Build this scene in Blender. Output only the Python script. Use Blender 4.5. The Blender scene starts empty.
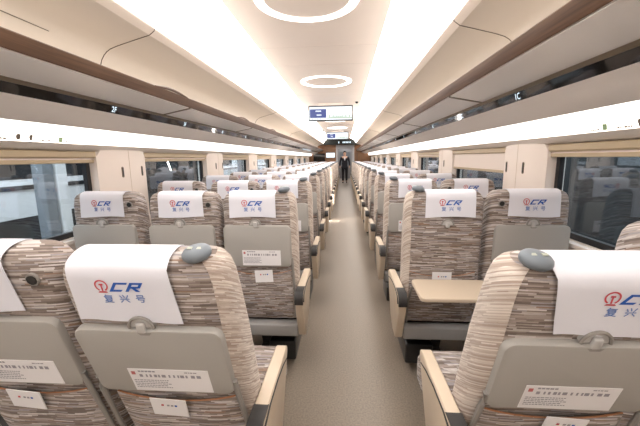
import bpy, bmesh, math, random
from mathutils import Vector, Matrix
random.seed(7)
S = bpy.context.scene
COL = S.collection
PI = math.pi
XC = -0.225            # centre line of the carriage (the camera stands off it, in the aisle)
HC = 1.42              # camera height
YE = 16.98               # where the ceiling trims meet the header
Y0, Y1 = -2.4, 17.4    # back wall / far bulkhead
PITCH = 0.98           # seat row pitch

# ------------------------------------------------------------------ helpers
class MB:
    def __init__(s): s.b = bmesh.new(); s.mi = 0
    def face(s, pts, mi=None):
        f = s.b.faces.new([s.b.verts.new(p) for p in pts]); f.material_index = s.mi if mi is None else mi; return f
    def loft(s, rings, cap0=True, cap1=True, closed=True, mi=None):
        m = s.mi if mi is None else mi
        R = [[s.b.verts.new(p) for p in r] for r in rings]
        n = len(R[0])
        for a, c in zip(R, R[1:]):
            for i in range(n if closed else n-1):
                j = (i+1) % n
                s.b.faces.new((a[i], a[j], c[j], c[i])).material_index = m
        if cap0: s.b.faces.new(list(reversed(R[0]))).material_index = m
        if cap1: s.b.faces.new(R[-1]).material_index = m
        return R
    def sheet(s, G, t, mi=None):
        """a thin cloth: grid of points given thickness t behind its face"""
        m = s.mi if mi is None else mi
        R, Cn = len(G), len(G[0]); G = [[Vector(p) for p in r] for r in G]; B = []
        for i in range(R):
            row = []
            for j in range(Cn):
                a = G[min(i+1,R-1)][j]-G[max(i-1,0)][j]; c = G[i][min(j+1,Cn-1)]-G[i][max(j-1,0)]
                row.append(G[i][j] - a.cross(c).normalized()*t)
            B.append(row)
        A = [[s.b.verts.new(p) for p in r] for r in G]; B = [[s.b.verts.new(p) for p in r] for r in B]
        def q(*v): s.b.faces.new(v).material_index = m
        for i in range(R-1):
            for j in range(Cn-1):
                q(A[i][j],A[i][j+1],A[i+1][j+1],A[i+1][j]); q(B[i][j],B[i+1][j],B[i+1][j+1],B[i][j+1])
        for i in range(R-1):
            q(A[i][0],A[i+1][0],B[i+1][0],B[i][0]); q(A[i][-1],B[i][-1],B[i+1][-1],A[i+1][-1])
        for j in range(Cn-1):
            q(A[0][j],B[0][j],B[0][j+1],A[0][j+1]); q(A[-1][j],A[-1][j+1],B[-1][j+1],B[-1][j])
    def box(s, a, b, bev=0, mi=None):
        m = s.mi if mi is None else mi
        x0,y0,z0 = a; x1,y1,z1 = b
        R = [[(x0,y0,z),(x1,y0,z),(x1,y1,z),(x0,y1,z)] for z in (z0,z1)]
        VV = s.loft(R, mi=m)
        if bev:
            vs = [v for r in VV for v in r]
            es = list({e for v in vs for e in v.link_edges})
            bmesh.ops.bevel(s.b, geom=es, offset=bev, segments=3, profile=.5, affect='EDGES', clamp_overlap=True)
    def prism(s, pts, axis, a, b, mi=None):
        """closed 2-D outline pushed along an axis from a to b"""
        def P(p, t):
            return (t,p[0],p[1]) if axis=='X' else (p[0],t,p[1]) if axis=='Y' else (p[0],p[1],t)
        s.loft([[P(p,a) for p in pts],[P(p,b) for p in pts]], mi=mi)
    def tube(s, path, r, n=8, mi=None):
        path = [Vector(p) for p in path]; rings = []
        for i, p in enumerate(path):
            d = (path[min(i+1,len(path)-1)] - path[max(i-1,0)]).normalized()
            a = d.cross(Vector((0,0,1)))
            if a.length < .05: a = d.cross(Vector((1,0,0)))
            a.normalize(); c = d.cross(a)
            rr = r[i] if isinstance(r,(list,tuple)) else r
            rings.append([p + a*math.cos(t)*rr + c*math.sin(t)*rr for t in [2*PI*k/n for k in range(n)]])
        s.loft(rings, mi=mi)
    def build(s, name, mats, parent=None, smooth=False, loc=None, rot=None):
        bmesh.ops.recalc_face_normals(s.b, faces=s.b.faces[:])
        me = bpy.data.meshes.new(name); s.b.to_mesh(me); s.b.free()
        for m in (mats if isinstance(mats,(list,tuple)) else [mats]): me.materials.append(m)
        if smooth:
            me.polygons.foreach_set('use_smooth', [True]*len(me.polygons))
            me.set_sharp_from_angle(angle=math.radians(38))
        o = bpy.data.objects.new(name, me); COL.objects.link(o)
        if parent: o.parent = parent
        if loc: o.location = loc
        if rot: o.rotation_euler = rot
        return o

def tag(o, label, cat, group=None, kind=None):
    o['label'] = label; o['category'] = cat
    if group: o['group'] = group
    if kind: o['kind'] = kind
    return o
def thing(name, label, cat, loc=(0,0,0), group=None):
    o = bpy.data.objects.new(name, None); COL.objects.link(o); o.location = loc
    o.empty_display_size = .1
    return tag(o, label, cat, group)
def struct(o): o['kind'] = 'structure'; return o
def copy_tree(o, parent=None):
    c = o.copy(); COL.objects.link(c); c.parent = parent
    for ch in list(o.children): copy_tree(ch, c)
    return c
def rrect(x0,x1,y0,y1,r,n=4):
    r = min(r,(x1-x0)/2-1e-4,(y1-y0)/2-1e-4); P=[]
    for cx,cy,a in ((x1-r,y1-r,0),(x0+r,y1-r,90),(x0+r,y0+r,180),(x1-r,y0+r,270)):
        for k in range(n+1):
            t = math.radians(a+90*k/n); P.append((cx+r*math.cos(t), cy+r*math.sin(t)))
    return P
def sx(side, w): return XC + side*w
SIDE = {-1:'left', 1:'right'}

# ------------------------------------------------------------------ materials
def srgb(r,g,b):
    f = lambda c: (c/255/12.92) if c/255 <= .04045 else ((c/255+.055)/1.055)**2.4
    return (f(r),f(g),f(b),1)
def newmat(name):
    m = bpy.data.materials.new(name); m.use_nodes = True
    nt = m.node_tree; return m, nt, nt.nodes['Principled BSDF']
def mat(name, col, rough=.5, metal=0, spec=.5, noise=0, nscale=60, coat=0):
    m, nt, b = newmat(name)
    b.inputs['Base Color'].default_value = col; b.inputs['Roughness'].default_value = rough
    b.inputs['Metallic'].default_value = metal; b.inputs['Specular IOR Level'].default_value = spec
    b.inputs['Coat Weight'].default_value = coat
    if noise:
        tc = nt.nodes.new('ShaderNodeTexCoord'); n = nt.nodes.new('ShaderNodeTexNoise')
        n.inputs['Scale'].default_value = nscale; n.inputs['Detail'].default_value = 3
        mx = nt.nodes.new('ShaderNodeMix'); mx.data_type = 'RGBA'
        mx.inputs['A'].default_value = tuple(c*(1-noise) for c in col[:3])+(1,)
        mx.inputs['B'].default_value = tuple(min(1,c*(1+noise)) for c in col[:3])+(1,)
        nt.links.new(tc.outputs['Object'], n.inputs['Vector']); nt.links.new(n.outputs['Fac'], mx.inputs['Factor'])
        nt.links.new(mx.outputs['Result'], b.inputs['Base Color'])
    return m
def emit(name, col, strength, base=None):
    m, nt, b = newmat(name)
    b.inputs['Base Color'].default_value = base or col
    b.inputs['Emission Color'].default_value = col; b.inputs['Emission Strength'].default_value = strength
    b.inputs['Roughness'].default_value = .4
    return m
def math_node(nt, op, a, b=None):
    n = nt.nodes.new('ShaderNodeMath'); n.operation = op
    for i, v in enumerate((a,b)):
        if v is None: continue
        if isinstance(v,(int,float)): n.inputs[i].default_value = v
        else: nt.links.new(v, n.inputs[i])
    return n.outputs[0]
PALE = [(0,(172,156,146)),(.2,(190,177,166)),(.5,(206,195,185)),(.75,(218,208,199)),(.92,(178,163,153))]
def fabric(name, pale=False):
    """woven upholstery of short horizontal dashes in browns, creams and greys"""
    m, nt, b = newmat(name)
    tc = nt.nodes.new('ShaderNodeTexCoord'); sp = nt.nodes.new('ShaderNodeSeparateXYZ')
    nt.links.new(tc.outputs['Object'], sp.inputs[0]); x,y,z = sp.outputs
    oi = nt.nodes.new('ShaderNodeObjectInfo')
    def layer(rows, dash, seed):
        u = math_node(nt,'ADD', x, math_node(nt,'MULTIPLY', y, .9))
        v = math_node(nt,'ADD', z, math_node(nt,'MULTIPLY', y, .9 if pale else .45))
        v = math_node(nt,'ADD', v, math_node(nt,'MULTIPLY', math_node(nt,'SINE', math_node(nt,'MULTIPLY', u, 30.)), .0015))
        row = math_node(nt,'FLOOR', math_node(nt,'MULTIPLY', v, rows))
        row = math_node(nt,'ADD', row, math_node(nt,'FLOOR', math_node(nt,'MULTIPLY', oi.outputs['Random'], 900.)))
        w1 = nt.nodes.new('ShaderNodeTexWhiteNoise'); w1.noise_dimensions = '1D'
        nt.links.new(math_node(nt,'ADD',row,seed), w1.inputs['W'])
        cell = math_node(nt,'FLOOR', math_node(nt,'ADD', math_node(nt,'MULTIPLY', u, dash), math_node(nt,'MULTIPLY', w1.outputs['Value'], 53.)))
        cb = nt.nodes.new('ShaderNodeCombineXYZ'); nt.links.new(cell, cb.inputs[0]); nt.links.new(row, cb.inputs[1]); cb.inputs[2].default_value = seed
        w2 = nt.nodes.new('ShaderNodeTexWhiteNoise'); w2.noise_dimensions = '3D'; nt.links.new(cb.outputs[0], w2.inputs['Vector'])
        return w2.outputs['Value']
    a = layer(235, 15, 3.3)
    rp = nt.nodes.new('ShaderNodeValToRGB'); rp.color_ramp.interpolation = 'CONSTANT'
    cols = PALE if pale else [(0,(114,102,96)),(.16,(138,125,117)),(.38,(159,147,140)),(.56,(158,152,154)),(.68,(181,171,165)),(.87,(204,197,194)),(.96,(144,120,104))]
    el = rp.color_ramp.elements
    while len(el) < len(cols): el.new(.5)
    for e,(p,c) in zip(el, cols): e.position = p; e.color = srgb(*c)
    nt.links.new(a, rp.inputs[0])
    c2 = layer(420, 60, 9.1)
    mx = nt.nodes.new('ShaderNodeMix'); mx.data_type = 'RGBA'; mx.blend_type = 'MULTIPLY'; mx.inputs['Factor'].default_value = .35
    nt.links.new(rp.outputs[0], mx.inputs['A'])
    cr = nt.nodes.new('ShaderNodeValToRGB'); nt.links.new(c2, cr.inputs[0])
    cr.color_ramp.elements[0].color = (.45,.42,.40,1); cr.color_ramp.elements[1].color = (1,1,1,1)
    nt.links.new(cr.outputs[0], mx.inputs['B'])
    nt.links.new(mx.outputs['Result'], b.inputs['Base Color'])
    b.inputs['Roughness'].default_value = .85; b.inputs['Specular IOR Level'].default_value = .25
    b.inputs['Sheen Weight'].default_value = .15
    bp = nt.nodes.new('ShaderNodeBump'); bp.inputs['Strength'].default_value = .35; bp.inputs['Distance'].default_value = .0015
    nt.links.new(c2, bp.inputs['Height']); nt.links.new(bp.outputs[0], b.inputs['Normal'])
    return m
def wood(name, c1, c2, axis_y=True):
    m, nt, b = newmat(name)
    tc = nt.nodes.new('ShaderNodeTexCoord'); mp = nt.nodes.new('ShaderNodeMapping')
    mp.inputs['Scale'].default_value = (40,1.2,40) if axis_y else (2,30,30)
    n = nt.nodes.new('ShaderNodeTexNoise'); n.inputs['Scale'].default_value = 2.5; n.inputs['Detail'].default_value = 5
    rp = nt.nodes.new('ShaderNodeValToRGB'); rp.color_ramp.elements[0].color = c1; rp.color_ramp.elements[1].color = c2
    rp.color_ramp.elements[0].position = .3; rp.color_ramp.elements[1].position = .7
    nt.links.new(tc.outputs['Object'], mp.inputs[0]); nt.links.new(mp.outputs[0], n.inputs['Vector'])
    nt.links.new(n.outputs['Fac'], rp.inputs[0]); nt.links.new(rp.outputs[0], b.inputs['Base Color'])
    b.inputs['Roughness'].default_value = .42
    return m
def glass(name, tint):
    m, nt, b = newmat(name); nt.nodes.remove(b); out = nt.nodes['Material Output']
    t = nt.nodes.new('ShaderNodeBsdfTransparent'); t.inputs[0].default_value = tint
    g = nt.nodes.new('ShaderNodeBsdfGlossy'); g.inputs['Roughness'].default_value = .01; g.inputs[0].default_value = (.9,.95,1,1)
    f = nt.nodes.new('ShaderNodeFresnel'); f.inputs['IOR'].default_value = 1.75
    ge = nt.nodes.new('ShaderNodeNewGeometry'); nt.links.new(math_node(nt,'SUBTRACT', 1.75, math_node(nt,'MULTIPLY', ge.outputs['Backfacing'], 1.75-1/1.75)), f.inputs['IOR'])
    mx = nt.nodes.new('ShaderNodeMixShader')
    nt.links.new(f.outputs[0], mx.inputs[0]); nt.links.new(t.outputs[0], mx.inputs[1]); nt.links.new(g.outputs[0], mx.inputs[2])
    nt.links.new(mx.outputs[0], out.inputs[0]); return m

M = dict(
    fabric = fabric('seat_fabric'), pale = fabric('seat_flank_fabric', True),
    cloth = mat('headrest_cloth', srgb(221,222,231), .9, spec=.1, noise=.015, nscale=300),
    red = mat('logo_red', srgb(196,72,84), .8), blue = mat('logo_blue', srgb(40,90,176), .8), slate = mat('logo_slate_blue', srgb(112,136,190), .8),
    grey = mat('tray_grey', srgb(163,160,155), .42, noise=.03, nscale=400),
    greyd = mat('tray_edge_grey', srgb(138,134,130), .45),
    clear = mat('latch_plastic', srgb(186,184,182), .15, spec=.8),
    beam = mat('beam_grey', srgb(150,148,146), .4),
    cream = mat('cream_plastic', srgb(228,216,207), .4), creamd = mat('armrest_beige', srgb(200,184,164), .38),
    black = mat('black_plastic', srgb(28,27,28), .35), blacks = mat('black_satin', srgb(40,38,38), .55),
    handle = mat('handle_grey', srgb(112,120,128), .45), handle_lt = mat('handle_inlay', srgb(168,172,160), .5),
    sticker = mat('sticker_white', srgb(232,230,232), .5), ink = mat('sticker_ink', srgb(152,150,158), .7), inkred = mat('sticker_red', srgb(190,110,110), .7),
    stitch = mat('pocket_piping', srgb(160,112,80), .7),
    wall = mat('wall_cream', srgb(236,227,217), .45, noise=.01, nscale=20),
    panel = mat('panel_warm_white', srgb(245,238,231), .38, noise=.01, nscale=12),
    beige = mat('ceiling_side_beige', srgb(218,208,196), .4, noise=.012, nscale=14),
    ceil = mat('ceiling_white', srgb(240,228,218), .5, noise=.01, nscale=8),
    lip = mat('ceiling_lip', srgb(232,220,208), .5),
    seam = mat('seam_dark', srgb(110,100,90), .6),
    wood = wood('rack_edge_wood', srgb(76,54,40), srgb(108,80,60)),
    wood2 = wood('bulkhead_wood', srgb(112,78,52), srgb(140,101,70), False),
    gloss = mat('number_strip_black_glass', srgb(20,15,12), .05, spec=.45),
    bronze = mat('strip_rail_bronze', srgb(112,98,80), .4),
    shelf = mat('rack_frosted_panel', srgb(249,246,242), .3, noise=.01, nscale=10),
    shade = mat('shade_cassette', srgb(174,155,126), .45), blind = mat('blind_fabric', srgb(226,214,206), .8, noise=.015, nscale=300),
    frame = mat('window_gasket', srgb(24,24,27), .5), reveal = mat('window_reveal', srgb(196,196,198), .45),
    carpet = mat('aisle_floor', srgb(134,122,109), .42, noise=.5, nscale=100),
    carpet2 = mat('under_seat_floor', srgb(96,90,84), .7, noise=.2, nscale=140),
    glass = glass('window_glass', (.78,.82,.84,1)),
    strip = emit('light_cove', (1,.955,.905,1), 4.2),
    cove = emit('window_cove_light', (1,.925,.86,1), 2.1),
    ring = emit('ring_lamp', (1,.96,.93,1), 2.6),
    scr_w = emit('screen_white', (.86,.93,1,1), .95, (0,0,0,1)), scr_b = emit('screen_blue', (.045,.07,.24,1), .9, (0,0,0,1)),
    scr_g = emit('screen_hills', (.55,.66,.55,1), .75, (0,0,0,1)), led = emit('led_white', (.75,.9,1,1), 1.1, (0,0,0,1)),
    suit = mat('dark_uniform', srgb(34,34,42), .8), skin = mat('skin', srgb(206,164,140), .55), hair = mat('hair', srgb(26,20,18), .5), shirt = mat('white_shirt', srgb(235,235,238), .8),
    green = mat('notice_green', srgb(150,178,140), .6),
    header = mat('header_black', srgb(30,32,30), .5, spec=.2),
    steel = mat('steel', srgb(150,150,152), .35, metal=.8),
    ext_w = mat('train_body_white', srgb(232,234,236), .5), ext_g = mat('station_grey', srgb(120,126,132), .7), ext_d = mat('station_dark', srgb(24,26,28), .8),
    vest = mat('vestibule_grey', srgb(196,194,194), .5),
)

# ------------------------------------------------------------------ the room
def slab(name, poly, side, mats, y0=Y0, y1=Y1):
    mb = MB(); mb.prism([(sx(side,w),z) for w,z in poly], 'Y', y0, y1)
    return mb.build(name, mats, smooth=False)
mb = MB(); mb.box((XC-1.66,Y0-.1,-.06),(XC+1.66,23.5,0))
struct(mb.build('floor', M['carpet']))
mb = MB(); mb.box((XC-.53,Y0,2.362),(XC+.53,Y1,2.40))
struct(mb.build('ceiling', M['ceil']))
mb = MB(); mb.box((XC-1.7,Y0-.1,2.46),(XC+1.7,Y1+.1,2.52))  # unseen roof slab, put in to close off the world light
struct(mb.build('trim_1', M['ceil'])); ntrim = [1]
def trim_name(): ntrim[0]+=1; return 'trim_%d'%ntrim[0]
# hairline joints of the ceiling panels
for y in (1.55, 3.05, 3.62, 5.3, 6.9, 8.5, 10.1, 11.7, 13.3, 14.9):
    mb = MB(); mb.box((XC-.505,y-.0025,2.3605),(XC+.505,y+.0025,2.3625)); struct(mb.build(trim_name(), M['cream']))

PIL0, PILP, PILW = 2.60, 1.945, .59
pil_y = [PIL0+PILP*k for k in range(-2,8)]
ZS, ZT = .915, 1.445      # sill and top of the glass
for side in (-1,1):
    nm = SIDE[side]
    mb = MB()
    X = lambda w: sx(side,w)
    a,b = sorted((X(1.58),X(1.68)))
    mb.box((a,Y0,0),(b,Y1,ZS)); mb.box((a,Y0,ZT),(b,Y1,2.46))
    for y in pil_y: mb.box((a,y-.26,ZS),(b,y+.26,ZT))
    mb.box((a,Y0,ZS),(b,pil_y[0]-.2,ZT)); mb.box((a,pil_y[-1]+.2,ZS),(b,Y1,ZT))
    struct(mb.build('wall_'+nm, M['wall']))
    # sill ledge
    a,b = sorted((X(1.535),X(1.60)))
    mb = MB(); mb.box((a,Y0,ZS-.03),(b,Y1,ZS-.002), bev=.006); struct(mb.build(trim_name(), M['cream']))
    # skirting heater
    a,b = sorted((X(1.50),X(1.58)))
    mb = MB(); mb.box((a,Y0,0),(b,Y1,.16), bev=.01); struct(mb.build('baseboard_'+nm, M['steel']))
    # pillars between the windows
    for k,y in enumerate(pil_y):
        mb = MB(); n = 16; rings=[]
        for i in range(n+1):
            v = -1+2*i/n; yy = y + v*PILW/2
            d = (1-abs(v))*PILW/2
            drop = 0 if d>.055 else .055-math.sqrt(max(0,.055**2-(.055-d)**2))
            w = 1.510+.032*abs(v)**3; zt = 1.513-drop
            rings.append([(X(1.60),yy,.17),(X(w),yy,.17),(X(w),yy,.9),(X(w),yy,zt-.012),(X(w+.012),yy,zt),(X(1.60),yy,zt)])
        mb.loft(rings)
        o = struct(mb.build(trim_name(), M['cream'], smooth=True))
        a = X(1.5085)
        mb = MB(); mb.box((min(a,X(1.52)),y+.0235,.3),(max(a,X(1.52)),y+.0265,1.50)); mb.build('seam', M['creamd'], o)
        for dy in (-.068,.20):
            w = 1.510+.032*abs(dy/(PILW/2))**3
            mb = MB(); mb.prism([(y+dy+p,1.33+q) for p,q in rrect(-.011,.011,-.042,.042,.011)], 'X', X(w-.004), X(w+.01), mi=0)
            mb.prism([(y+dy+p,1.33+q) for p,q in rrect(-.006,.006,-.034,.034,.006)], 'X', X(w-.006), X(w+.004), mi=1)
            mb.build('coat_hook', [M['bronze'],M['black']], o)
    # windows and blinds
    for k in range(len(pil_y)-1):
        ya, yb = pil_y[k]+.26, pil_y[k+1]-.26
        mb = MB(); t=.035
        a,b = sorted((X(1.60),X(1.63)))
        mb.box((a,ya,ZS),(b,yb,ZS+t)); mb.box((a,ya,ZT-t*.3),(b,yb,ZT))
        mb.box((a,ya,ZS+t),(b,ya+.05,ZT)); mb.box((a,yb-.07,ZS+t),(b,yb,ZT))
        a2,b2 = sorted((X(1.585),X(1.60)))
        mb.box((a2,yb-.03,ZS),(b2,yb,ZT), mi=1)
        o = struct(mb.build('window_%d'%(k+1+(0 if side<0 else 20)), [M['frame'],M['reveal']]))
        mb = MB(); a,b = sorted((X(1.634),X(1.64))); mb.box((a,ya,ZS+.004),(b,yb,ZT-.004)); mb.build('pane', M['glass'], o)

# ceiling sides: lip + beige panel + lamp panel
def offs(points, d):
    """closed outline: polyline thickened by d on its right-hand side"""
    out=[]
    for i,p in enumerate(points):
        a = points[max(i-1,0)]; c = points[min(i+1,len(points)-1)]
        dx,dz = c[0]-a[0], c[1]-a[1]; L = math.hypot(dx,dz)
        out.append((p[0]-dz/L*d, p[1]+dx/L*d))
    return points + out[::-1]
beige_pts = [(.786,2.122),(.785,2.112),(.792,2.102),(.819,2.083),(.86,2.073),(.93,2.055),(1.0,2.037),(1.045,2.022),(1.068,2.008),(1.085,1.992),(1.103,1.965),(1.113,1.935),(1.12,1.86),(1.124,1.79)]
def beige_z(w):
    for (a,za),(b,zb) in zip(beige_pts[2:],beige_pts[3:]):
        if a<=w<=b: return za+(zb-za)*(w-a)/(b-a)
    return 1.9
for side in (-1,1):
    nm = SIDE[side]; X = lambda w: sx(side,w)
    mb = MB(); poly = offs(beige_pts[:4], .012); mb.prism([(X(w),z) for w,z in poly], 'Y', Y0, YE); struct(mb.build(trim_name(), M['lip'], smooth=True))
    mb = MB(); poly = offs(beige_pts[3:], .014)
    mb.prism([(X(w),z) for w,z in poly], 'Y', Y0, YE)
    o = struct(mb.build(trim_name(), M['beige'], smooth=True))
    # curved panel joints
    for yj in ([1.86,5.1,8.35,11.6,14.9] if side<0 else [1.90,5.15,8.4,11.6,14.9]):
        path=[(X(w-.0012),yj,z-.0012) for w,z in beige_pts[1:-2]]
        mb = MB(); mb.tube(path, .0022, 5); mb.build('seam', M['seam'], o)
    mb = MB(); mb.tube([(X(1.0835),.2,1.9915),(X(1.0835),1.51,1.9915)], .002, 5); mb.build('seam', M['seam'], o)
    # lamp panel
    mb = MB(); poly = offs([(.515,2.361),(.60,2.335),(.70,2.282),(.765,2.215),(.797,2.130)][::-1], -.012)
    mb.prism([(X(w),z) for w,z in poly], 'Y', Y0, YE)
    tag(mb.build('ceiling_light', M['strip'], smooth=True), 'long glowing white light panel along the %s side of the ceiling'%nm, 'ceiling light', 'long ceiling light panels')
    # window side light and its trims
    mb = MB(); mb.prism([(X(w),z) for w,z in [(1.425,1.660),(1.434,1.620),(1.440,1.575),(1.450,1.527),(1.472,1.535),(1.460,1.60),(1.447,1.665)]], 'Y', Y0, Y1)
    tag(mb.build('wall_light', M['cove'], smooth=True), 'warm light strip above the %s windows, below the luggage rack'%nm, 'wall light', 'light strips above the windows')
    mb = MB(); mb.prism([(X(w),z) for w,z in [(1.449,1.5265),(1.475,1.513),(1.515,1.499),(1.562,1.487),(1.60,1.50),(1.60,1.62),(1.50,1.62),(1.474,1.533)]], 'Y', Y0, Y1)
    o = struct(mb.build(trim_name(), M['panel'], smooth=True))
    mb = MB(); mb.prism([(X(w),z) for w,z in [(1.086,1.684),(1.17,1.653),(1.255,1.611),(1.272,1.608),(1.278,1.626),(1.255,1.69),(1.11,1.72)]], 'Y', Y0, Y1)
    struct(mb.build(trim_name(), M['panel'], smooth=True))
    # pictogram transfers on the light strip
    for yb in ([2.00] if side<0 else [1.80]):
        rng = random.Random(3)
        def P(y,t):   # t: position across the lower lamp face
            z = 1.573-.042*t; w = 1.440+.010*(1.575-z)/.048
            return (X(w-.0025), y, z)
        y = yb
        no = thing('notice_transfer', 'row of small pictograms and captions on the light strip above the %s window'%nm, 'notice', P(yb,.9), 'pictogram notices')
        base = Vector(P(yb,.9))
        items = [('bar',.06),('sq',.03),('gap',.02),('bar',.09),('ic',.024),('gap',.008),('ic',.03),('gap',.01),('bar',.08),('ic',.026),('gap',.02),('bar',.06),('ic',.02),('bar',.08)]
        for kd,L in items:
            mb = MB(); F = lambda pts: mb.face([Vector(p)-base for p in pts])
            if kd=='sq':
                F([P(y,.30),P(y-L,.30),P(y-L,1),P(y,1)]); mb.build('pictogram', M['green'], no)
            elif kd=='bar':
                q=y
                while q>y-L+.008:
                    l=rng.uniform(.008,.018); F([P(q,.76),P(q-l,.76),P(q-l,.99),P(q,.99)]); q-=l+.003
                mb.build('caption', M['seam'], no)
            elif kd=='ic':
                F([P(y,.30),P(y-L*.6,.22),P(y-L,.5),P(y-L*.8,.95),P(y-L*.2,.98)]); mb.build('pictogram', M['seam'], no)
            y -= L+.018

# luggage racks
def text_mesh(txt, size, shear=0, bold=0):
    cu = bpy.data.curves.new('t','FONT'); cu.body = txt; cu.size = size; cu.shear = shear; cu.offset = bold
    cu.align_x='CENTER'; cu.align_y='CENTER'; cu.fill_mode='FRONT'; cu.resolution_u = 3
    ob = bpy.data.objects.new('t',cu); COL.objects.link(ob)
    dg = bpy.context.evaluated_depsgraph_get(); me = ob.evaluated_get(dg).to_mesh()
    vs = [tuple(v.co) for v in me.vertices]; fs = [tuple(p.vertices) for p in me.polygons]
    ob.evaluated_get(dg).to_mesh_clear(); bpy.data.objects.remove(ob); bpy.data.curves.remove(cu)
    return vs, fs
def add_text(mb, txt, size, fn, mi, shear=0, bold=0):
    vs, fs = text_mesh(txt, size, shear, bold)
    V = [mb.b.verts.new(fn(v[0],v[1])) for v in vs]
    for f in fs:
        try: mb.b.faces.new([V[i] for i in f]).material_index = mi
        except ValueError: pass
for side in (-1,1):
    nm = SIDE[side]; X = lambda w: sx(side,w)
    rack = thing('luggage_rack', 'long overhead luggage rack with brown edge along the %s wall'%nm, 'luggage rack', (0,0,0), 'overhead luggage racks')
    mb = MB(); mb.prism([(X(w),z) for w,z in [(.843,1.834),(.860,1.787),(.866,1.782),(.874,1.787),(.876,1.832),(.866,1.838),(.847,1.839)]], 'Y', Y0, Y1)
    mb.build('front_edge', M['wood'], rack, smooth=True)
    div = [2.2+1.63*k for k in range(-2,10)] if side>0 else [2.40+1.63*k for k in range(-2,9)]
    if side<0:
        for yc in (2.12,3.62,5.12):
            mb = MB(); mb.tube([(X(.842),yc-.20+.40*k/12,1.836+.013*math.sin(PI*k/12)) for k in range(13)],[.003+.006*math.sin(PI*k/12) for k in range(13)],6)
            mb.build('hand_grip', M['wood'], rack, smooth=True)
    ends = [Y0]+[d for d in div if Y0<d<Y1]+[Y1]
    for a,b in zip(ends,ends[1:]):
        mb = MB(); mb.prism([(X(w),z) for w,z in [(.872,1.779),(1.066,1.742),(1.085,1.755),(1.40,1.750),(1.40,1.770),(1.08,1.776),(.876,1.812)]], 'Y', a+.0135, b-.0135)
        mb.build('shelf_panel', M['shelf'], rack)
    for d in ends[1:-1]:
        mb = MB(); mb.prism([(X(w),z) for w,z in [(.869,1.777),(1.064,1.7395),(1.085,1.753),(1.40,1.748),(1.40,1.768),(1.08,1.773),(.876,1.81)]], 'Y', d-.013, d+.013)
        mb.build('divider', M['bronze'], rack)
    mb = MB(); mb.prism([(X(w),z) for w,z in [(1.062,1.7415),(1.074,1.727),(1.09,1.729),(1.085,1.752)]], 'Y', Y0, Y1); mb.build('rail', M['bronze'], rack)
    mb = MB(); mb.prism([(X(w),z) for w,z in [(1.0745,1.7265),(1.0855,1.685),(1.104,1.688),(1.090,1.729)]], 'Y', Y0, Y1)
    st = mb.build('number_strip', M['gloss'], rack)
    # seat number displays (lit)
    for r in range(8):
        yy = (1.885+.86*r) if side<0 else (1.79+.80*r)
        mb = MB()
        def fn(a,b,yy=yy): 
            t = (b+.020)/.042
            w = 1.0855-.011*t-.0025; z = 1.685+.0415*t
            return (X(w), yy+a*(1 if side<0 else -1), z)
        add_text(mb, '%d%s'%(2+r,'F') if side<0 else '%d%s'%(1+r,'C'), .044, fn, 0)
        mb.build('seat_number', M['led'], st)

# blinds: a cassette over each window; one is drawn
for side in (-1,1):
    nm = SIDE[side]; X = lambda w: sx(side,w)
    ordw = ['nearest','second','third','fourth','fifth','sixth','seventh','eighth','ninth']
    for k in range(1,len(pil_y)-1):
        ya, yb = pil_y[k]+.292, pil_y[k+1]-.292
        bl = thing('roller_blind', '%s roller blind on the %s wall, counted from the viewer'%(ordw[k-1],nm), 'blind', (X(1.575),(ya+yb)/2,1.44), 'roller blinds over the windows')
        if side>0 and k==2: bl['label'] = 'drawn pale roller blind covering the second window on the right'
        h=(yb-ya)/2
        def lx(w): return X(w)-X(1.575)
        mb = MB(); mb.prism([(lx(w),z) for w,z in [(1.545,.008),(1.553,0.0),(1.579,0.0),(1.579,.045),(1.549,.045),(1.545,.038)]], 'Y', -h, h); mb.build('cassette', M['shade'], bl)
        drawn = side>0 and k==2
        zb = -.155 if drawn else -.022
        if drawn or True:
            mb = MB(); a,b = sorted((lx(1.565),lx(1.567))); mb.box((a,-h+.005,zb+.01),(b,h-.005,.002)); mb.build('blind_cloth', M['blind'], bl)
        mb = MB(); a,b = sorted((lx(1.558),lx(1.574))); mb.box((a,-h+.005,zb-.012),(b,h-.005,zb+.012), bev=.004); mb.build('bottom_bar', M['shade'], bl)

# ring lamps on the ceiling
for k in range(7):
    y = 2.2+2.2*k
    if k==0: y=2.19
    R1,R2 = .318,.262
    mb = MB(); n=64
    rings=[]
    for i in range(n):
        t=2*PI*i/n
        rings.append([(XC+r*math.cos(t), y+r*math.sin(t), z) for r,z in ((R1,2.3615),(R1-.006,2.352),(R2+.006,2.352),(R2,2.3615))])
    rings.append(rings[0])
    mb.loft(rings, cap0=False, cap1=False); bmesh.ops.remove_doubles(mb.b, verts=mb.b.verts[:], dist=1e-5)
    tag(mb.build('ring_lamp', M['ring'], smooth=True), '%s glowing ring lamp on the ceiling from the viewer'%ordw[k], 'ceiling light', 'ring lamps along the ceiling')

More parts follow.
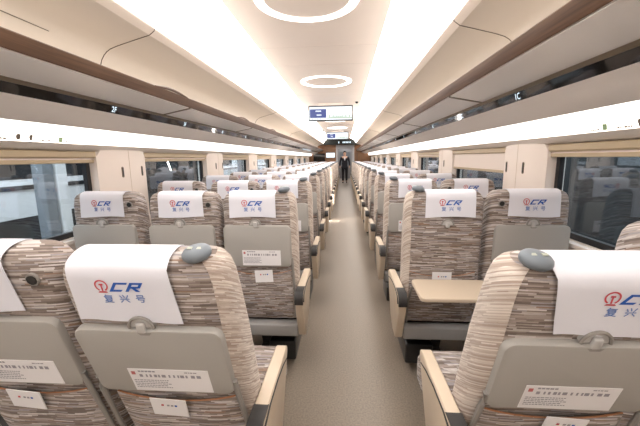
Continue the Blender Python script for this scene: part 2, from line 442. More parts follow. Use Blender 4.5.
# hanging screens
def screen(y, lab, near):
    t = thing('ceiling_screen', lab, 'screen', (XC-.012,y,2.19), 'passenger information screens')
    mb = MB(); mb.box((-.39,0,-.135),(.39,.055,.130), bev=.012); mb.build('housing', M['black'], t, smooth=True)
    mb = MB(); mb.box((-.22,.012,.128),(.22,.045,.1705)); mb.build('bracket', M['ceil'], t)
    mb = MB()
    mb.face([(-.37,-.0008,-.112),(.37,-.0008,-.112),(.37,-.0008,.108),(-.37,-.0008,.108)],0)
    mb.face([(-.362,-.0016,-.078),(-.075,-.0016,-.078),(-.075,-.0016,.070),(-.362,-.0016,.070)],1)
    for i in range(14):
        x=-.05+.41*i/13; hh=.02+.045*abs(math.sin(i*1.7)); 
        mb.face([(x-.02,-.0016,-.095),(x+.02,-.0016,-.095),(x+.012,-.0016,-.095+hh),(x-.010,-.0016,-.095+hh)],2)
    for (cx,cz,w) in ((-.21,.036,.10),(-.20,-.030,.085)):
        n=5
        for i in range(n):
            x=cx-w/2+w*i/n; mb.face([(x,-.0024,cz-.011),(x+w/n*.72,-.0024,cz-.011),(x+w/n*.72,-.0024,cz+.011),(x,-.0024,cz+.011)],0)
    for i in range(4):
        x=-.33+.045*i; mb.face([(x,-.0016,-.100),(x+.03,-.0016,-.100),(x+.03,-.0016,-.090),(x,-.0016,-.090)],1)
    mb.build('display', [M['scr_w'],M['scr_b'],M['scr_g']], t)
screen(6.05, 'nearer wide information screen hanging from the ceiling', True)
screen(12.2, 'smaller looking screen hanging further down the carriage', False)
for (x,y,lab) in ((.215,6.0,'tiny black dome camera right of the nearer screen'),(-.70,11.6,'tiny black dome camera left of the far screen')):
    mb = MB(); rings=[]
    for i in range(6):
        a=PI/2*i/5; rings.append([(x+.03*math.cos(a)*math.cos(t)+1e-4*math.cos(t), y+.03*math.cos(a)*math.sin(t)+1e-4*math.sin(t), (2.361 if x>-.6 else 2.336)-.03*math.sin(a)) for t in [2*PI*j/16 for j in range(16)]])
    mb.loft(rings); tag(mb.build('dome_camera', M['black'], smooth=True), lab, 'camera', 'ceiling dome cameras')

# ------------------------------------------------------------------ far bulkhead and vestibule
DX0, DX1 = -.37, .46
mb = MB()
mb.box((XC-1.66,Y1,0),(DX0,Y1+.12,2.46)); mb.box((DX1,Y1,0),(XC+1.66,Y1+.12,2.46)); mb.box((DX0,Y1,2.05),(DX1,Y1+.12,2.46))
struct(mb.build('wall_front', M['wood2']))
mb = MB(); mb.box((XC-1.66,Y0-.1,0),(XC+1.66,Y0,2.46)); struct(mb.build('wall_back', M['wall']))
# dark arched header with its lit sign
hd = thing('header_panel', 'dark arched header panel over the far doorway with a lit sign', 'sign', (XC+.27,YE+.04,2.05))
pts=[]; n=20
for i in range(n+1):
    u=1-2*i/n; pts.append((-.27+1.20*u, .02+.285*(1-abs(u)**2.4)))
for i in range(n+1):
    u=-1+2*i/n; pts.append((-.27+1.20*u, -.045+.055*(1-abs(u)**2)))
mb = MB(); mb.prism(pts,'Y',-.03,.03); mb.build('panel', M['header'], hd)
mb = MB()
for x,w in ((-.33,.035),):
    mb.face([(x,-.032,.075),(x+w,-.032,.075),(x+w,-.032,.165),(x,-.032,.165)])
x=-.13
for w in (.06,.07,.05,.06,.03,.05):
    mb.face([(x,-.032,.085),(x+w*.8,-.032,.085),(x+w,-.032,.155),(x+w*.2,-.032,.155)]); x+=w+.018
mb.build('lit_sign', M['led'], hd)
for s in (-1,1):   # pale diagonal braces on the header
    pass
mb = MB(); mb.box((-.24,-.02,-.14),(.24,.0,.14), bev=.006)
t = thing('wall_screen', 'white lit screen on the brown end wall left of the doorway', 'screen', (-.70,Y1-.001,1.55))
mb.build('housing', M['black'], t)
mb = MB(); mb.face([(-.22,-.0208,-.12),(.22,-.0208,-.12),(.22,-.0208,.12),(-.22,-.0208,.12)]); mb.build('display', M['scr_w'], t)
t = thing('dark_opening', 'dark panel for the dark luggage opening beside the white screen', 'panel', (-1.28,Y1-.001,1.44))  # dark sheet in place of the dark luggage-cabinet opening
mb = MB(); mb.box((-.30,-.03,-.20),(.30,0,.20), bev=.006); mb.build('case', M['gloss'], t)
t = thing('wall_cabinet', 'brown wooden cabinet on the end wall right of the doorway', 'cabinet', (.92,Y1-.001,0))
mb = MB(); mb.prism([(-.26,0),(.38,0),(.38,1.62),(.24,1.80),(-.10,1.80),(-.26,1.66)],'Y',-.06,0); mb.build('body', M['wood2'], t)
mb = MB(); mb.box((-.28,-.065,0),(-.262,0,1.66)); mb.build('edge', M['blacks'], t)
# door frame, vestibule
for x0,x1 in ((DX0-.05,DX0),(DX1,DX1+.05)):
    mb = MB(); mb.box((x0,Y1-.012,0),(x1,Y1,2.05)); struct(mb.build(trim_name(), M['vest']))
mb = MB(); mb.box((XC-.75,Y1+.12,0),(XC-.7,23.3,2.3)); struct(mb.build('wall_vestibule_left', M['vest']))
mb = MB(); mb.box((XC+1.2,Y1+.12,0),(XC+1.25,23.3,2.3)); struct(mb.build('wall_vestibule_right', M['vest']))
mb = MB(); mb.box((XC-.75,Y1+.12,2.25),(XC+1.25,23.3,2.3)); struct(mb.build(trim_name(), M['vest']))
mb = MB(); mb.box((XC-.75,23.3,0),(XC+1.25,23.36,2.3)); struct(mb.build('wall_vestibule_end', M['vest']))
d = MB(); d.box((-.42,23.26,0),(.50,23.30,2.0), bev=.005); do = struct(d.build('door_1', M['steel']))
d = MB(); d.box((-.30,23.252,.95),(.38,23.2595,1.8), bev=.003); d.build('door_glass', M['ext_g'], do)
mb = MB(); mb.box((-.45,18.2,2.235),(.55,22.6,2.2495)); tag(mb.build('vestibule_fill', M['ring']), 'added glowing panel brightening the space beyond the far doorway', 'ceiling light')  # unseen glowing panel, made large to brighten the vestibule
t = thing('fire_extinguisher_sign', 'small dark notice on the wall just inside the far doorway', 'notice', (.55,17.9,1.62))
t.name='wall_notice'
mb = MB(); mb.box((XC+1.185-.55,-.08,-.12),(XC+1.1995-.55,.08,.12)); mb.build('board', M['wood'], t)

# ------------------------------------------------------------------ seats
PIV = Vector((0,.06,.40))
SW = .455
TOPZ = 1.222
def rear(z):       # rear surface of the backrest (local y, upright)
    return .035*max(0,(1.0-z))/.65
def back_sections():
    secs=[]   # z, half width, y rear, y front, radius
    hw=SW/2
    L = [(.403,hw-.010,.15,.04),(.44,hw-.004,.155,.045),(.55,hw,.155,.045),(.75,hw,.15,.045),(.95,hw,.14,.045),(1.08,hw-.001,.125,.042),
         (1.15,hw-.004,.118,.04),(1.185,hw-.010,.112,.038),(1.205,hw-.022,.105,.034),(1.217,hw-.040,.094,.028),(1.2225,hw-.062,.078,.02)]
    for z,h,th,r in L:
        ins = 0 if z<1.15 else {1.15:.001,1.185:.005,1.205:.012,1.217:.024,1.2225:.040}[z]
        secs.append((z,h,rear(z)+ins,th,r))
    return secs
def make_backrest(parent):
    mb = MB(); rings=[]
    for z,h,y0,y1,r in back_sections():
        rings.append([Vector((x,y,z))-PIV for x,y in rrect(-h,h,y0,y1,r,4)])
    mb.loft(rings)
    # stitched seam line of the headrest
    return mb.build('backrest', M['fabric'], parent, smooth=True, loc=PIV)
def make_cover(parent, cx, seed, drop=0, taper=0, skew=0):
    rng=random.Random(seed); w=.285; n=12
    path=[]
    zb = 1.072-drop
    for k in range(7): path.append((-.006, zb+(1.18-zb)*k/6))
    for k in range(1,9):
        a=PI*k/9; path.append((.052-.058*math.cos(a), 1.18+.0475*math.sin(a)**.6))
    for k in range(5): path.append((.122+.004*k, 1.17-.045*k))
    ph=rng.uniform(0,6)
    def dy(x,z):
        t=max(0,(1.16-z)/(.09+drop))
        return -.0025*t*(1+math.sin(x*38+ph))
    mb=MB(); rings=[]
    for (y,z) in path:
        row=[]
        for i in range(n+1):
            x=-w/2+w*i/n
            zz = z + (.004*math.sin(x*17+ph)*(1 if z<1.10-drop and y<0 else 0)) 
            row.append(Vector((cx+x*(1-.012*(z-1.07)/.1 if y<0 else 1)*(1-taper*(z-zb)/.15)+skew*(z-zb)/.15, y+(dy(x,z) if y<.02 else 0), zz))-PIV)
        rings.append(row)
    mb.sheet(rings, .0014)
    def fn(a,b):   # logo plane on the rear face; text runs left to right seen from behind (-y)
        z=1.151+b; return Vector((cx+a, -.006+dy(a,z)-.0032, z))-PIV
    def poly(pts, mi): mb.face([fn(*p) for p in pts], mi)
    # emblem: open red ring over a rail-head foot
    ox,oy,ro,ri=-.047,.010,.0175,.0135
    N=22
    for i in range(N):
        a0=math.radians(-62+304*i/N); a1=math.radians(-62+304*(i+1)/N)
        poly([(ox+ri*math.cos(a0),oy+ri*math.sin(a0)),(ox+ro*math.cos(a0),oy+ro*math.sin(a0)),(ox+ro*math.cos(a1),oy+ro*math.sin(a1)),(ox+ri*math.cos(a1),oy+ri*math.sin(a1))],1)
    poly([(ox-.006,oy+.001),(ox+.006,oy+.001),(ox+.005,oy+.006),(ox-.005,oy+.006)],1)
    poly([(ox-.002,oy-.016),(ox+.002,oy-.016),(ox+.002,oy+.001),(ox-.002,oy+.001)],1)
    poly([(ox-.013,oy-.0215),(ox+.013,oy-.0215),(ox+.009,oy-.017),(ox-.009,oy-.017)],1)
    # slanted C and R strokes
    def sh(pts,x0): return [(x0+x+.66*y-.004, y-.008) for x,y in pts]
    H=.028;tk=.006
    for pts in ([(0,0),(.009,0),(.009,H),(0,H)],[(.009,0),(.031,0),(.033,tk),(.009,tk)],[(.009,H-tk),(.036,H-tk),(.036,H),(.009,H)]): poly(sh(pts,-.026),2)
    for pts in ([(0,0),(.009,0),(.009,H),(0,H)],[(.009,H-.006),(.034,H-.006),(.034,H),(.009,H)],[(.026,.011),(.034,.011),(.034,H-.006),(.026,H-.006)],[(.009,.010),(.028,.010),(.028,.016),(.009,.016)],[(.013,.010),(.023,.010),(.040,0),(.028,0)]): poly(sh(pts,.016),2)
    add_text(mb, '复', .027, lambda a,b: fn(a-.038,b-.032), 3, bold=.0004)
    add_text(mb, '兴', .027, lambda a,b: fn(a+.004,b-.032), 3, bold=.0004)
    add_text(mb, '号', .027, lambda a,b: fn(a+.046,b-.032), 3, bold=.0004)
    o=mb.build('headrest_cover', [M['cloth'],M['red'],M['blue'],M['slate']], parent, smooth=True)
    return o
def make_tray(parent, cx, opened=False):
    w,h,t=.415,.262,.018
    yb=.0
    mb=MB()
    if not opened:
        # leaning against the backrest, top at 1.022
        zt=1.022; pts=rrect(cx-w/2,cx+w/2,zt-h,zt,.030,6)
        def ring(ins,y):
            q=rrect(cx-w/2+ins,cx+w/2-ins,zt-h+ins,zt-ins,.030-ins,6)
            return [Vector((x, rear(z)-.004-y, z))-PIV for x,z in q]
        mb.loft([ring(0,-.006),ring(0,.010),ring(.003,.015),ring(.008,.0165)])
        # notch for the latch
        mb.face([Vector((cx+p, rear(1.01)-.0215, 1.016+q))-PIV for p,q in ((-.02,0),(.02,0),(.012,-.009),(-.012,-.009))],1)
        o=mb.build('tray_table',[M['grey'],M['greyd']],parent,smooth=True,loc=PIV)
        for s in (-1,1):
            a=MB(); x0=cx+s*(w/2+.002)
            a.tube([Vector((x0,rear(.80)-.012,.815))-PIV,Vector((x0+s*.002,rear(.78)-.013,.77))-PIV,Vector((x0+s*.010,rear(.6)-.012,.60))-PIV,Vector((x0+s*.012,rear(.45)-.006,.42))-PIV],[.008,.009,.008,.008],8)
            a.build('tray_arm',M['greyd'],o,smooth=True)
    else:
        zt=.712; y0,y1=-.325,-.055
        def ring(ins,z):
            return [Vector((x,y,z))-PIV for x,y in rrect(cx-w/2+ins,cx+w/2-ins,y0+ins,y1-ins,.030-ins,6)]
        mb.loft([ring(.004,zt-.022),ring(0,zt-.018),ring(0,zt-.004),ring(.004,zt)])
        o=mb.build('tray_table',[M['creamd'],M['greyd']],parent,smooth=True,loc=PIV)
        for s in (-1,1):
            a=MB(); x0=cx+s*(w/2-.012)
            a.tube([Vector((x0,-.10,zt-.024))-PIV,Vector((x0+s*.006,-.065,zt-.05))-PIV,Vector((x0+s*.016,-.012,.55))-PIV,Vector((x0+s*.018,rear(.4)-.012,.40))-PIV],.008,8)
            a.build('tray_arm',M['greyd'],o,smooth=True)
    return o
def make_sticker(tray, cx):
    mb=MB(); x0=cx-.108; x1=cx+.130; z0=.770; z1=.868
    def P(x,z,e=.0012): return Vector((x, rear(z)-.0205-e, z))-PIV
    R=[[P(x0,z0,0),P(x1,z0,0),P(x1,z1,0),P(x0,z1,0)],[P(x0,z0),P(x1,z0),P(x1,z1),P(x0,z1)]]
    mb.loft(R)
    rng=random.Random(5)
    def line(z,xa,xb,h,mi=1,lo=.004,hi=.010,gap=.002):
        x=xa
        while x<xb-lo:
            l=min(rng.uniform(lo,hi),xb-x); mb.face([P(x,z,.002),P(x+l,z,.002),P(x+l,z+h,.002),P(x,z+h,.002)],mi); x+=l+gap
    line(z1-.012,x0+.03,x0+.085,.006); line(z1-.012,x1-.07,x1-.03,.004)
    mb.face([P(x0+.008,z1-.024,.002),P(x0+.020,z1-.024,.002),P(x0+.020,z1-.010,.002),P(x0+.008,z1-.010,.002)],2)
    # icon row
    x=x0+.03
    while x<x1-.02:
        l=rng.uniform(.004,.013); mb.face([P(x,z1-.034,.002),P(x+l,z1-.034,.002),P(x+l,z1-.022,.002),P(x,z1-.022,.002)], 1); x+=l+rng.uniform(.003,.010)
    for k in range(5): line(z1-.050-.008*k,x0+.008,x0+.118-.01*(k%2),.0035)
    return mb.build('notice_sticker',[M['sticker'],M['ink'],M['inkred']],tray)
def make_latch(parent, cx):
    mb=MB(); n=14
    pts=[(.034*math.cos(PI*i/n), .036*math.sin(PI*i/n)) for i in range(n+1)]
    mb.prism([(cx+x,1.026+z) for x,z in pts],'Y',-.012,.004)
    ring=[(cx+.034*math.cos(PI*i/n),-.014,1.026+.036*math.sin(PI*i/n)) for i in range(n+1)]
    mb.tube(ring,.0045,6,mi=1)
    mb.box((cx-.012,-.022,1.012),(cx+.012,-.010,1.045),bev=.004,mi=0)
    bmesh.ops.translate(mb.b, verts=mb.b.verts[:], vec=-PIV)
    return mb.build('tray_latch',[M['clear'],M['greyd']],parent,smooth=True,loc=PIV)
def make_pocket(back, cx):
    mb=MB(); n=16; w=.385; rows=[]
    for k in range(7):
        t=k/6
        row=[]
        for i in range(n+1):
            u=-1+2*i/n; x=cx+u*w/2
            top=.735-.030*(1-u*u)
            z=.43+(top-.43)*t
            row.append(Vector((x, rear(z)-.003-.020*(1-u**4)*math.sin(PI*min(1,.15+.75*t)), z))-PIV)
        rows.append(row)
    mb.sheet(rows,.004)
    mb.tube([r for r in rows[-1]],.003,6,mi=1)
    return mb.build('seat_pocket',[M['fabric'],M['stitch']],back,smooth=True)
def make_grip(back, s):
    # flattened pebble-shaped grip on the aisle corner of the headrest
    mb=MB(); rings=[]
    c=Vector((s*.155,.040,1.236))-PIV
    for i in range(9):
        a=-PI/2+PI*i/8; f=max(.02,math.cos(a)**.6); z=.018*math.sin(a)
        rings.append([c+Vector((.037*f*math.cos(t),.034*f*math.sin(t)-.012, z+.10*.037*f*math.cos(t)*s)) for t in [2*PI*j/18 for j in range(18)]])
    mb.loft(rings)
    for dx in (-.012,.012):
        mb.box(tuple(c+Vector((dx-.006,-.022,.0165))),tuple(c+Vector((dx+.006,-.012,.0185))),mi=1)
    return mb.build('grip_handle',[M['handle'],M['handle_lt']],back,smooth=True)
def make_hook(back, x):
    mb=MB(); z=1.148
    c=Vector((x,-.0005,z))-PIV
    for r,y,mi in ((.0185,.0045,1),(.0135,.0075,0)):
        mb.loft([[c+Vector((r*math.cos(t),-yy,r*math.sin(t))) for t in [2*PI*j/20 for j in range(20)]] for yy in (-.004,y)],mi=mi)
    return mb.build('coat_hook',[M['black'],M['greyd']],back,smooth=True)
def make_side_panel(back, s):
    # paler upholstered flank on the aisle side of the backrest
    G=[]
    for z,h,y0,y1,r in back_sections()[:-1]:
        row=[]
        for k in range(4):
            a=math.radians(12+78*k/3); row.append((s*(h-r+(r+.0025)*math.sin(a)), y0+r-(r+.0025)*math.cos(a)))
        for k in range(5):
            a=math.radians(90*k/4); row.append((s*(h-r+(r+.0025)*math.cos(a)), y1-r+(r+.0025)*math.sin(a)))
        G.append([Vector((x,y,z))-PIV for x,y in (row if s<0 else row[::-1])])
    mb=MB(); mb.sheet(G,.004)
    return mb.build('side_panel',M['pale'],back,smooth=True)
def make_cushion(parent):
    mb=MB(); rings=[]
    for z,ins in ((.335,.012),(.345,.0),(.44,0),(.462,.010),(.472,.035)):
        rings.append([(x,y,z+( .0 if z<.46 else .006*math.cos(x*6))) for x,y in rrect(-SW/2+ins,SW/2-ins,.16+ins,.60-ins,.05,5)])
    mb.loft(rings)
    return mb.build('seat_cushion',M['fabric'],parent,smooth=True)
def make_armrest(parent, s):
    # aisle-side armrest: beige bracket panel, flat top, black grip line
    xi,xo=s*(SW/2+.006), s*(SW/2+.052)
    out=[(.302,.632),(.300,.645),(.285,.652),(.10,.654),(-.12,.654),(-.152,.645),(-.168,.61),(-.145,.53),(-.10,.43),(-.05,.335),(.05,.335),(.15,.39),(.205,.47),(.265,.565)]
    mb=MB()
    def ring(x,ins):
        cy=sum(p[0] for p in out)/len(out); cz=sum(p[1] for p in out)/len(out)
        return [(x, p[0]+(cy-p[0])*ins, p[1]+(cz-p[1])*ins) for p in out]
    mb.loft([ring(xi,.03),ring(xi+s*.004,0),ring(xo-s*.004,0),ring(xo,.03)])
    o=mb.build('armrest',M['creamd'],parent,smooth=True)
    g=MB()
    g.prism([(-.172,.585),(-.176,.61),(-.162,.645),(-.147,.657),(-.12,.6595),(-.060,.657),(-.05,.653),(-.12,.652),(-.147,.642),(-.163,.61),(-.158,.585)],'X',xi-s*.001,xo+s*.001)
    g.tube([(xo,-.150,.595),(xo,-.125,.628),(xo,-.04,.642),(xo,.08,.640),(xo,.19,.626),(xo,.27,.606)],[.006,.005,.004,.0035,.003,.0025],8)
    g.build('armrest_grip',M['blacks'],o,smooth=True)
    return o
FILL_W = 130
COLS = {  # key: (centre x, cover offset, aisle side, hook offset, words)
    'LW':(-1.497,-.012,0,.165,'window column left of the aisle'),
    'LM':(-.990,-.008,0,.165,'middle column left of the aisle'),
    'LA':(-.518,-.034,1,None,'column left of the aisle, beside it'),
    'RA':(.585,.026,-1,None,'column right of the aisle, beside it'),
    'RW':(1.065,.014,0,-.165,'window column right of the aisle'),
}
ORD=['nearest','second','third','fourth','fifth','sixth','seventh','eighth','ninth','tenth','eleventh','twelfth','thirteenth','fourteenth','fifteenth','sixteenth','seventeenth']
def make_seat(key, opened=False):
    cx,co,s,hk,words = COLS[key]
    t = thing('train_seat','','seat')
    b = make_backrest(t)
    make_cover(b, co, hash_seed[key]); make_pocket(b, 0)
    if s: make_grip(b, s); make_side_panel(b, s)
    if hk: make_hook(b, hk)
    tr = make_tray(t, -.012 if cx<0 else .012, opened)
    if not opened: make_sticker(tr, 0)
    make_latch(t, (-.02 if cx<0 else .012))
    make_cushion(t)
    if s: make_armrest(t, s)
    return t
hash_seed={'LW':1,'LM':2,'LA':3,'RA':4,'RW':5}
def place(t, key, row, recl):
    cx=COLS[key][0]
    t.location=(cx,.995+PITCH*row-.002+(ROW1DY[key] if row==0 else 0),0)
    side='left' if cx<0 else 'right'
    tail = {'LW':'in the window column','LM':'in the middle column','LA':'on the aisle','RA':'on the aisle','RW':'in the window column'}[key]
    t['label']='brown striped seat, %s row from viewer, %s block, %s'%(ORD[row],side,tail)
    t['group']='train seats in the %s block'%side
    for ch in t.children:
        if ch.name.split('.')[0] in ('backrest','tray_table','tray_latch'):
            ch.rotation_euler=(math.radians(recl),0,0)
RECL={'LM':13.8,'LA':16.5,'RA':17.5,'RW':1}
ROW1DY={'LM':-.022,'LA':-.010,'RA':-.012,'RW':0}
for key in COLS:
    proto = make_seat(key)
    for row in range(17):
        if row==0 and key=='LW': continue
        if key=='RA' and row==1:
            t = make_seat(key, True)
        else:
            t = copy_tree(proto) if row<16 else proto
        rng=random.Random(row*7+len(key)+ord(key[1]))
        recl = rng.uniform(-.7,.9)
        if row==0:
            recl = RECL[key]
            if key!='RW':
                cv = next(c for b in t.children if b.name.startswith('backrest') for c in b.children if c.name.startswith('headrest_cover'))
                b = cv.parent; bpy.data.objects.remove(cv); make_cover(b, COLS[key][1]+{'LA':-.012,'LM':-.026,'RA':.030}[key], 11+len(COLS)+ord(key[1]), .028, 0 if key=='RA' else .06, -.030 if key=='RA' else 0)
        place(t,key,row,recl)
    # labels with their difference first
for o in COL.objects:
    if o.name.startswith('train_seat') and o.get('label','').startswith('brown'):
        if abs(o.location.y-(.995+PITCH-.002))<.01 and abs(o.location.x-COLS['RA'][0])<.01:
            o['label']='brown striped train seat with its tray table folded down, right of the aisle'
        elif o.location.y<1.05 and o.location.x in (COLS['LA'][0],) :
            o['label']='large reclined brown striped seat nearest the viewer, left of the aisle'

# seat frames under each block
def make_base(side):
    if side<0: xa,xb=-1.722,-.290; leg=(-1.55,-1.0,-.55)
    else: xa,xb=.362,1.290; leg=(.62,1.1)
    t=thing('seat_frame','','seat frame'); ox=(xa+xb)/2
    mb=MB(); mb.box((xa-ox,-.03,.305),(xb-ox,.05,.388),bev=.012); mb.build('beam',M['beam'],t,smooth=True)
    mb=MB(); mb.box((xa-ox+.02,.05,.27),(xb-ox-.02,.55,.326)); mb.build('seat_pan',M['blacks'],t)
    for x in leg:
        mb=MB(); rings=[]
        for z,w,y0,y1 in ((0,.07,.10,.50),(.03,.06,.12,.48),(.12,.035,.22,.40),(.25,.04,.18,.44)):
            rings.append([(x-ox-w,y0,z),(x-ox+w,y0,z),(x-ox+w,y1,z),(x-ox-w,y1,z)])
        mb.loft(rings); mb.build('leg',M['blacks'],t)
    mb=MB(); e=(xb-ox-.22) if side<0 else (xa-ox+.04)
    mb.box((e,.10,.06),(e+.18,.42,.20),bev=.012); mb.build('control_box',M['black'],t,smooth=True)
    return t,ox
for side in (-1,1):
    t0,ox=make_base(side)
    for row in range(17):
        t=t0 if row==0 else copy_tree(t0)
        t.location=(ox,.995+PITCH*row,0)
        t['label']='grey beam and black legs under the %s row of %s seats from the viewer'%(ORD[row],'three' if side<0 else 'two')
        t['group']='seat frames under the %s block'%SIDE[side]

# cards standing in seat pockets
def card(key,row,recl,dx,rz,lab,zc=.735):
    cx=COLS[key][0]; base=Vector((cx,.993+PITCH*row+(ROW1DY[key] if row==0 else 0),0))
    mb=MB()
    mb.box((-.056,-.0012,-.045),(.056,.0012,.034))
    for i,(x,mi) in enumerate(((-.020,1),(-.002,2),(.010,2),(.022,3))):
        mb.face([(x-.004,-.0018,.002),(x+.004,-.0018,.002),(x+.005,-.0018,.010),(x-.003,-.0018,.010)],mi)
    o=mb.build('pocket_card',[M['sticker'],M['red'],M['ink'],M['blue']])
    p=Vector((dx,rear(.70)-.030,zc-.030))-PIV
    Rm=Matrix.Rotation(math.radians(recl),3,'X')
    o.location=base+PIV+Rm@p
    o.rotation_euler=(math.radians(recl+2),math.radians(rz),0)
    tag(o,lab,'card','white cards in the seat pockets')
card('LA',0,16.5,-.02,3,'white card in the pocket of the nearest aisle seat, left side')
card('LM',0,13.8,-.02,4,'white card in the pocket of the nearest middle seat')
card('LA',1,0,.02,-3,'white card in the pocket of the second row aisle seat, left side')
card('RA',1,0,-.005,0,'white card behind the folded-down tray table on the right')
card('RA',0,17.5,.03,3,'white card in the pocket of the nearest right aisle seat')

# ------------------------------------------------------------------ attendant in the doorway
def skin_mesh(name, verts, edges, radii, m, parent=None, sub=2, root=0):
    me=bpy.data.meshes.new(name); me.from_pydata(verts,edges,[]); o=bpy.data.objects.new(name,me); COL.objects.link(o)
    md=o.modifiers.new('s','SKIN'); md.use_smooth_shade=True
    for i,r in enumerate(radii):
        d=me.skin_vertices[0].data[i]; d.radius=(r,r) if not isinstance(r,tuple) else r
        d.use_root=(i==root)
    sb=o.modifiers.new('u','SUBSURF'); sb.levels=sub; sb.render_levels=sub
    dg=bpy.context.evaluated_depsgraph_get(); em=bpy.data.meshes.new_from_object(o.evaluated_get(dg))
    o.modifiers.clear(); o.data=em; em.materials.clear(); em.materials.append(m)
    em.polygons.foreach_set('use_smooth',[True]*len(em.polygons))
    if parent: o.parent=parent
    return o
def person(x,y):
    t=thing('person','person in a dark uniform walking in the doorway at the far end','person',(x,y,0))
    V=[(0,0,.95),(0,0,1.10),(0,.0,1.28),(0,0,1.42),(0,-.01,1.50),(0,-.02,1.57),(0,-.03,1.66),(0,-.02,1.72)]
    E=[(0,1),(1,2),(2,3),(3,4),(4,5),(5,6),(6,7)]
    R=[(.15,.105),(.135,.10),(.16,.11),(.13,.09),.052,.075,.088,.05]
    def add(p,par,r): V.append(p); R.append(r); E.append((par,len(V)-1)); return len(V)-1
    for s in (-1,1):
        sh=add((s*.185,0,1.42),3,.06); el=add((s*.26,.02,1.15),sh,.043); wr=add((s*.27,-.08,.92),el,.030); add((s*.265,-.11,.84),wr,.034)
        hp=add((s*.09,0,.88),0,.09); kn=add((s*.10,-.05*s,.50),hp,.058); an=add((s*.10,.10*s,.10),kn,.040); add((s*.11,.10*s-.13,.035),an,.034)
    b=skin_mesh('body',V,E,R,M['skin'],t)
    # face: eyes and mouth
    mb=MB()
    for s in (-1,1): mb.box((s*.032-.012,-.122,1.645),(s*.032+.012,-.108,1.657))
    mb.build('eye',M['hair'],t)
    # jacket, trousers, shoes, hair
    V=[(0,0,.86),(0,0,1.0),(0,0,1.12),(0,0,1.28),(0,0,1.42),(0,-.005,1.46)]; E=[(0,1),(1,2),(2,3),(3,4),(4,5)]; R=[(.185,.125),(.17,.12),(.155,.115),(.178,.125),(.145,.10),(.07,.06)]
    for s in (-1,1):
        sh=add((s*.19,0,1.415),4,.074); el=add((s*.265,.02,1.15),sh,.058); add((s*.272,-.075,.945),el,.046)
    skin_mesh('jacket',V,E,R,M['suit'],t,root=1)
    V=[(0,0,.93)]; E=[]; R=[(.155,.115)]
    for s in (-1,1):
        hp=add((s*.095,0,.85),0,.105); kn=add((s*.10,-.05*s,.50),hp,.078); add((s*.10,.10*s,.09),kn,.066)
    skin_mesh('trousers',V,E,R,M['suit'],t)
    for s in (-1,1):
        V=[(s*.10,.10*s+.03,.04),(s*.105,.10*s-.07,.042),(s*.11,.10*s-.16,.034)]; skin_mesh('shoe',V,[(0,1),(1,2)],[.045,.05,.036],M['black'],t)
    skin_mesh('hair',[(0,.05,1.57),(0,.04,1.67),(0,.0,1.755),(0,-.085,1.745)],[(0,1),(1,2),(2,3)],[.085,.10,.085,.055],M['hair'],t)
    mb=MB(); mb.face([(-.05,-.128,1.44),(.05,-.128,1.44),(.012,-.142,1.26),(-.012,-.142,1.26)])
    r=bmesh.ops.extrude_face_region(mb.b,geom=mb.b.faces[:]); bmesh.ops.translate(mb.b,verts=[v for v in r['geom'] if isinstance(v,bmesh.types.BMVert)],vec=(0,.03,0))
    mb.build('shirt_front',M['shirt'],t)
person(.03,19.3)

# ------------------------------------------------------------------ outside the windows
mb=MB(); mb.box((-30,-14,-1.3),(30,40,-1.25)); struct(mb.build('ground',M['ext_d']))
# neighbouring train on the left track
t=thing('neighbouring_train','white train standing on the next track, seen through the left windows','train',(-5.2,8,-1.2))
pr=[(-1.5,.3),(1.5,.3),(1.6,1.0),(1.62,2.4),(1.45,3.3),(.9,3.8),(-.9,3.8),(-1.45,3.3),(-1.62,2.4),(-1.6,1.0)]
mb=MB(); mb.prism(pr,'Y',-16,22); mb.build('body',M['ext_w'],t,smooth=True)
mb=MB(); mb.box((1.615,-16,2.31),(1.635,22,2.36)); mb.build('stripe',M['ext_d'],t)
mb=MB(); mb.box((1.60,-16,.30),(1.625,22,2.0)); mb.build('skirt',M['ext_d'],t)
for k in range(12):
    y=-13.9+3.0*k
    mb=MB(); mb.box((1.50,y,2.42),(1.626,y+1.5,3.0),bev=.03); mb.build('window',M['frame'],t)
for k,(x,y,w,m,lab) in enumerate(((-2.9,3.05,.06,'ext_g','dark grey platform column outside the nearest left window'),(-2.9,3.20,.065,'ext_w','pale platform column outside the nearest left window'),(-2.9,9.5,.12,'ext_g','grey platform column outside a far left window'))):
    mb=MB(); mb.box((x-w,y-w,-1.25),(x+w,y+w,4.5),bev=.012)
    tag(mb.build('platform_column',M[m]),lab,'column','platform columns')
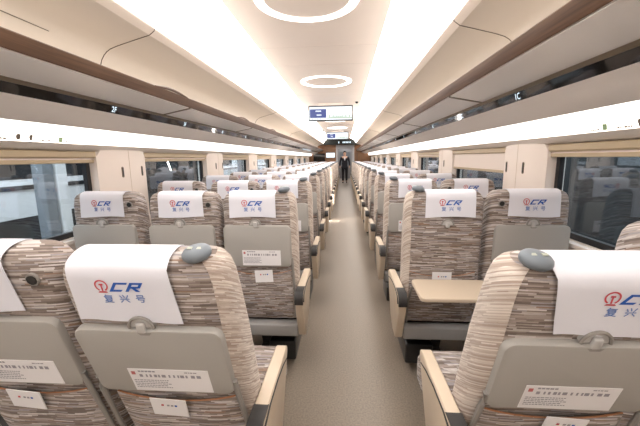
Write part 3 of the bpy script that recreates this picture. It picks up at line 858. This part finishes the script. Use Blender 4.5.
mb=MB(); mb.box((-2.98,4.72,-1.25),(-2.9,6.95,4.2),bev=.01); tag(mb.build('dark_backdrop',M['ext_d']),'dark hoarding added to darken the view through the second left window','backdrop')  # added dark panel, darkens the view so the pane shows its reflections
mb=MB(); mb.box((4.6,-14,-1.2),(4.8,34,4)); tag(mb.build('station_wall',M['ext_d']),'station wall outside the right windows, coloured near-black for the darkness','wall')  # near-black colour stands for the unlit station despite the sky light

# added fill lights at the ceiling lips, brightening the middle of the ceiling
for side in (-1,1):
    L=bpy.data.lights.new('ceiling_fill','AREA'); L.shape='RECTANGLE'; L.size=.03; L.size_y=Y1-Y0-.1; L.energy=FILL_W; L.color=(1,.93,.86)
    o=bpy.data.objects.new('ceiling_fill',L); COL.objects.link(o); o.location=(sx(side,.775),(Y0+Y1)/2,2.128)
    d=Vector((-side*.80,0,.25)).normalized(); o.rotation_euler=d.to_track_quat('-Z','Y').to_euler()
# ------------------------------------------------------------------ world, camera, render look
w=bpy.data.worlds.new('World'); S.world=w; w.use_nodes=True
bg=w.node_tree.nodes['Background']; bg.inputs[0].default_value=(.88,.94,1,1); bg.inputs[1].default_value=3.4
cam=bpy.data.cameras.new('Camera'); co=bpy.data.objects.new('Camera',cam); COL.objects.link(co)
cam.sensor_fit='HORIZONTAL'; cam.sensor_width=36; cam.lens=335/640*36; cam.clip_start=.02; cam.clip_end=200
yaw,pit,rol=(math.radians(a) for a in (-4.204,-9.336,-.757))
f=Vector((math.sin(yaw)*math.cos(pit),math.cos(yaw)*math.cos(pit),math.sin(pit)))
r=Vector((math.cos(yaw),-math.sin(yaw),0)); u=r.cross(f)
c,s=math.cos(rol),math.sin(rol); R_=c*r+s*u; U_=-s*r+c*u
mw=Matrix((R_,U_,-f)).transposed().to_4x4(); mw.translation=(0,0,HC); co.matrix_world=mw
S.camera=co
S.view_settings.view_transform='Standard'; S.view_settings.look='None'; S.view_settings.gamma=1; S.view_settings.use_curve_mapping=False
S.view_settings.exposure=.62
S.cycles.use_denoising=True
S.cycles.max_bounces=8; S.cycles.diffuse_bounces=5; S.cycles.glossy_bounces=4; S.cycles.transparent_max_bounces=12
S.cycles.sample_clamp_indirect=6
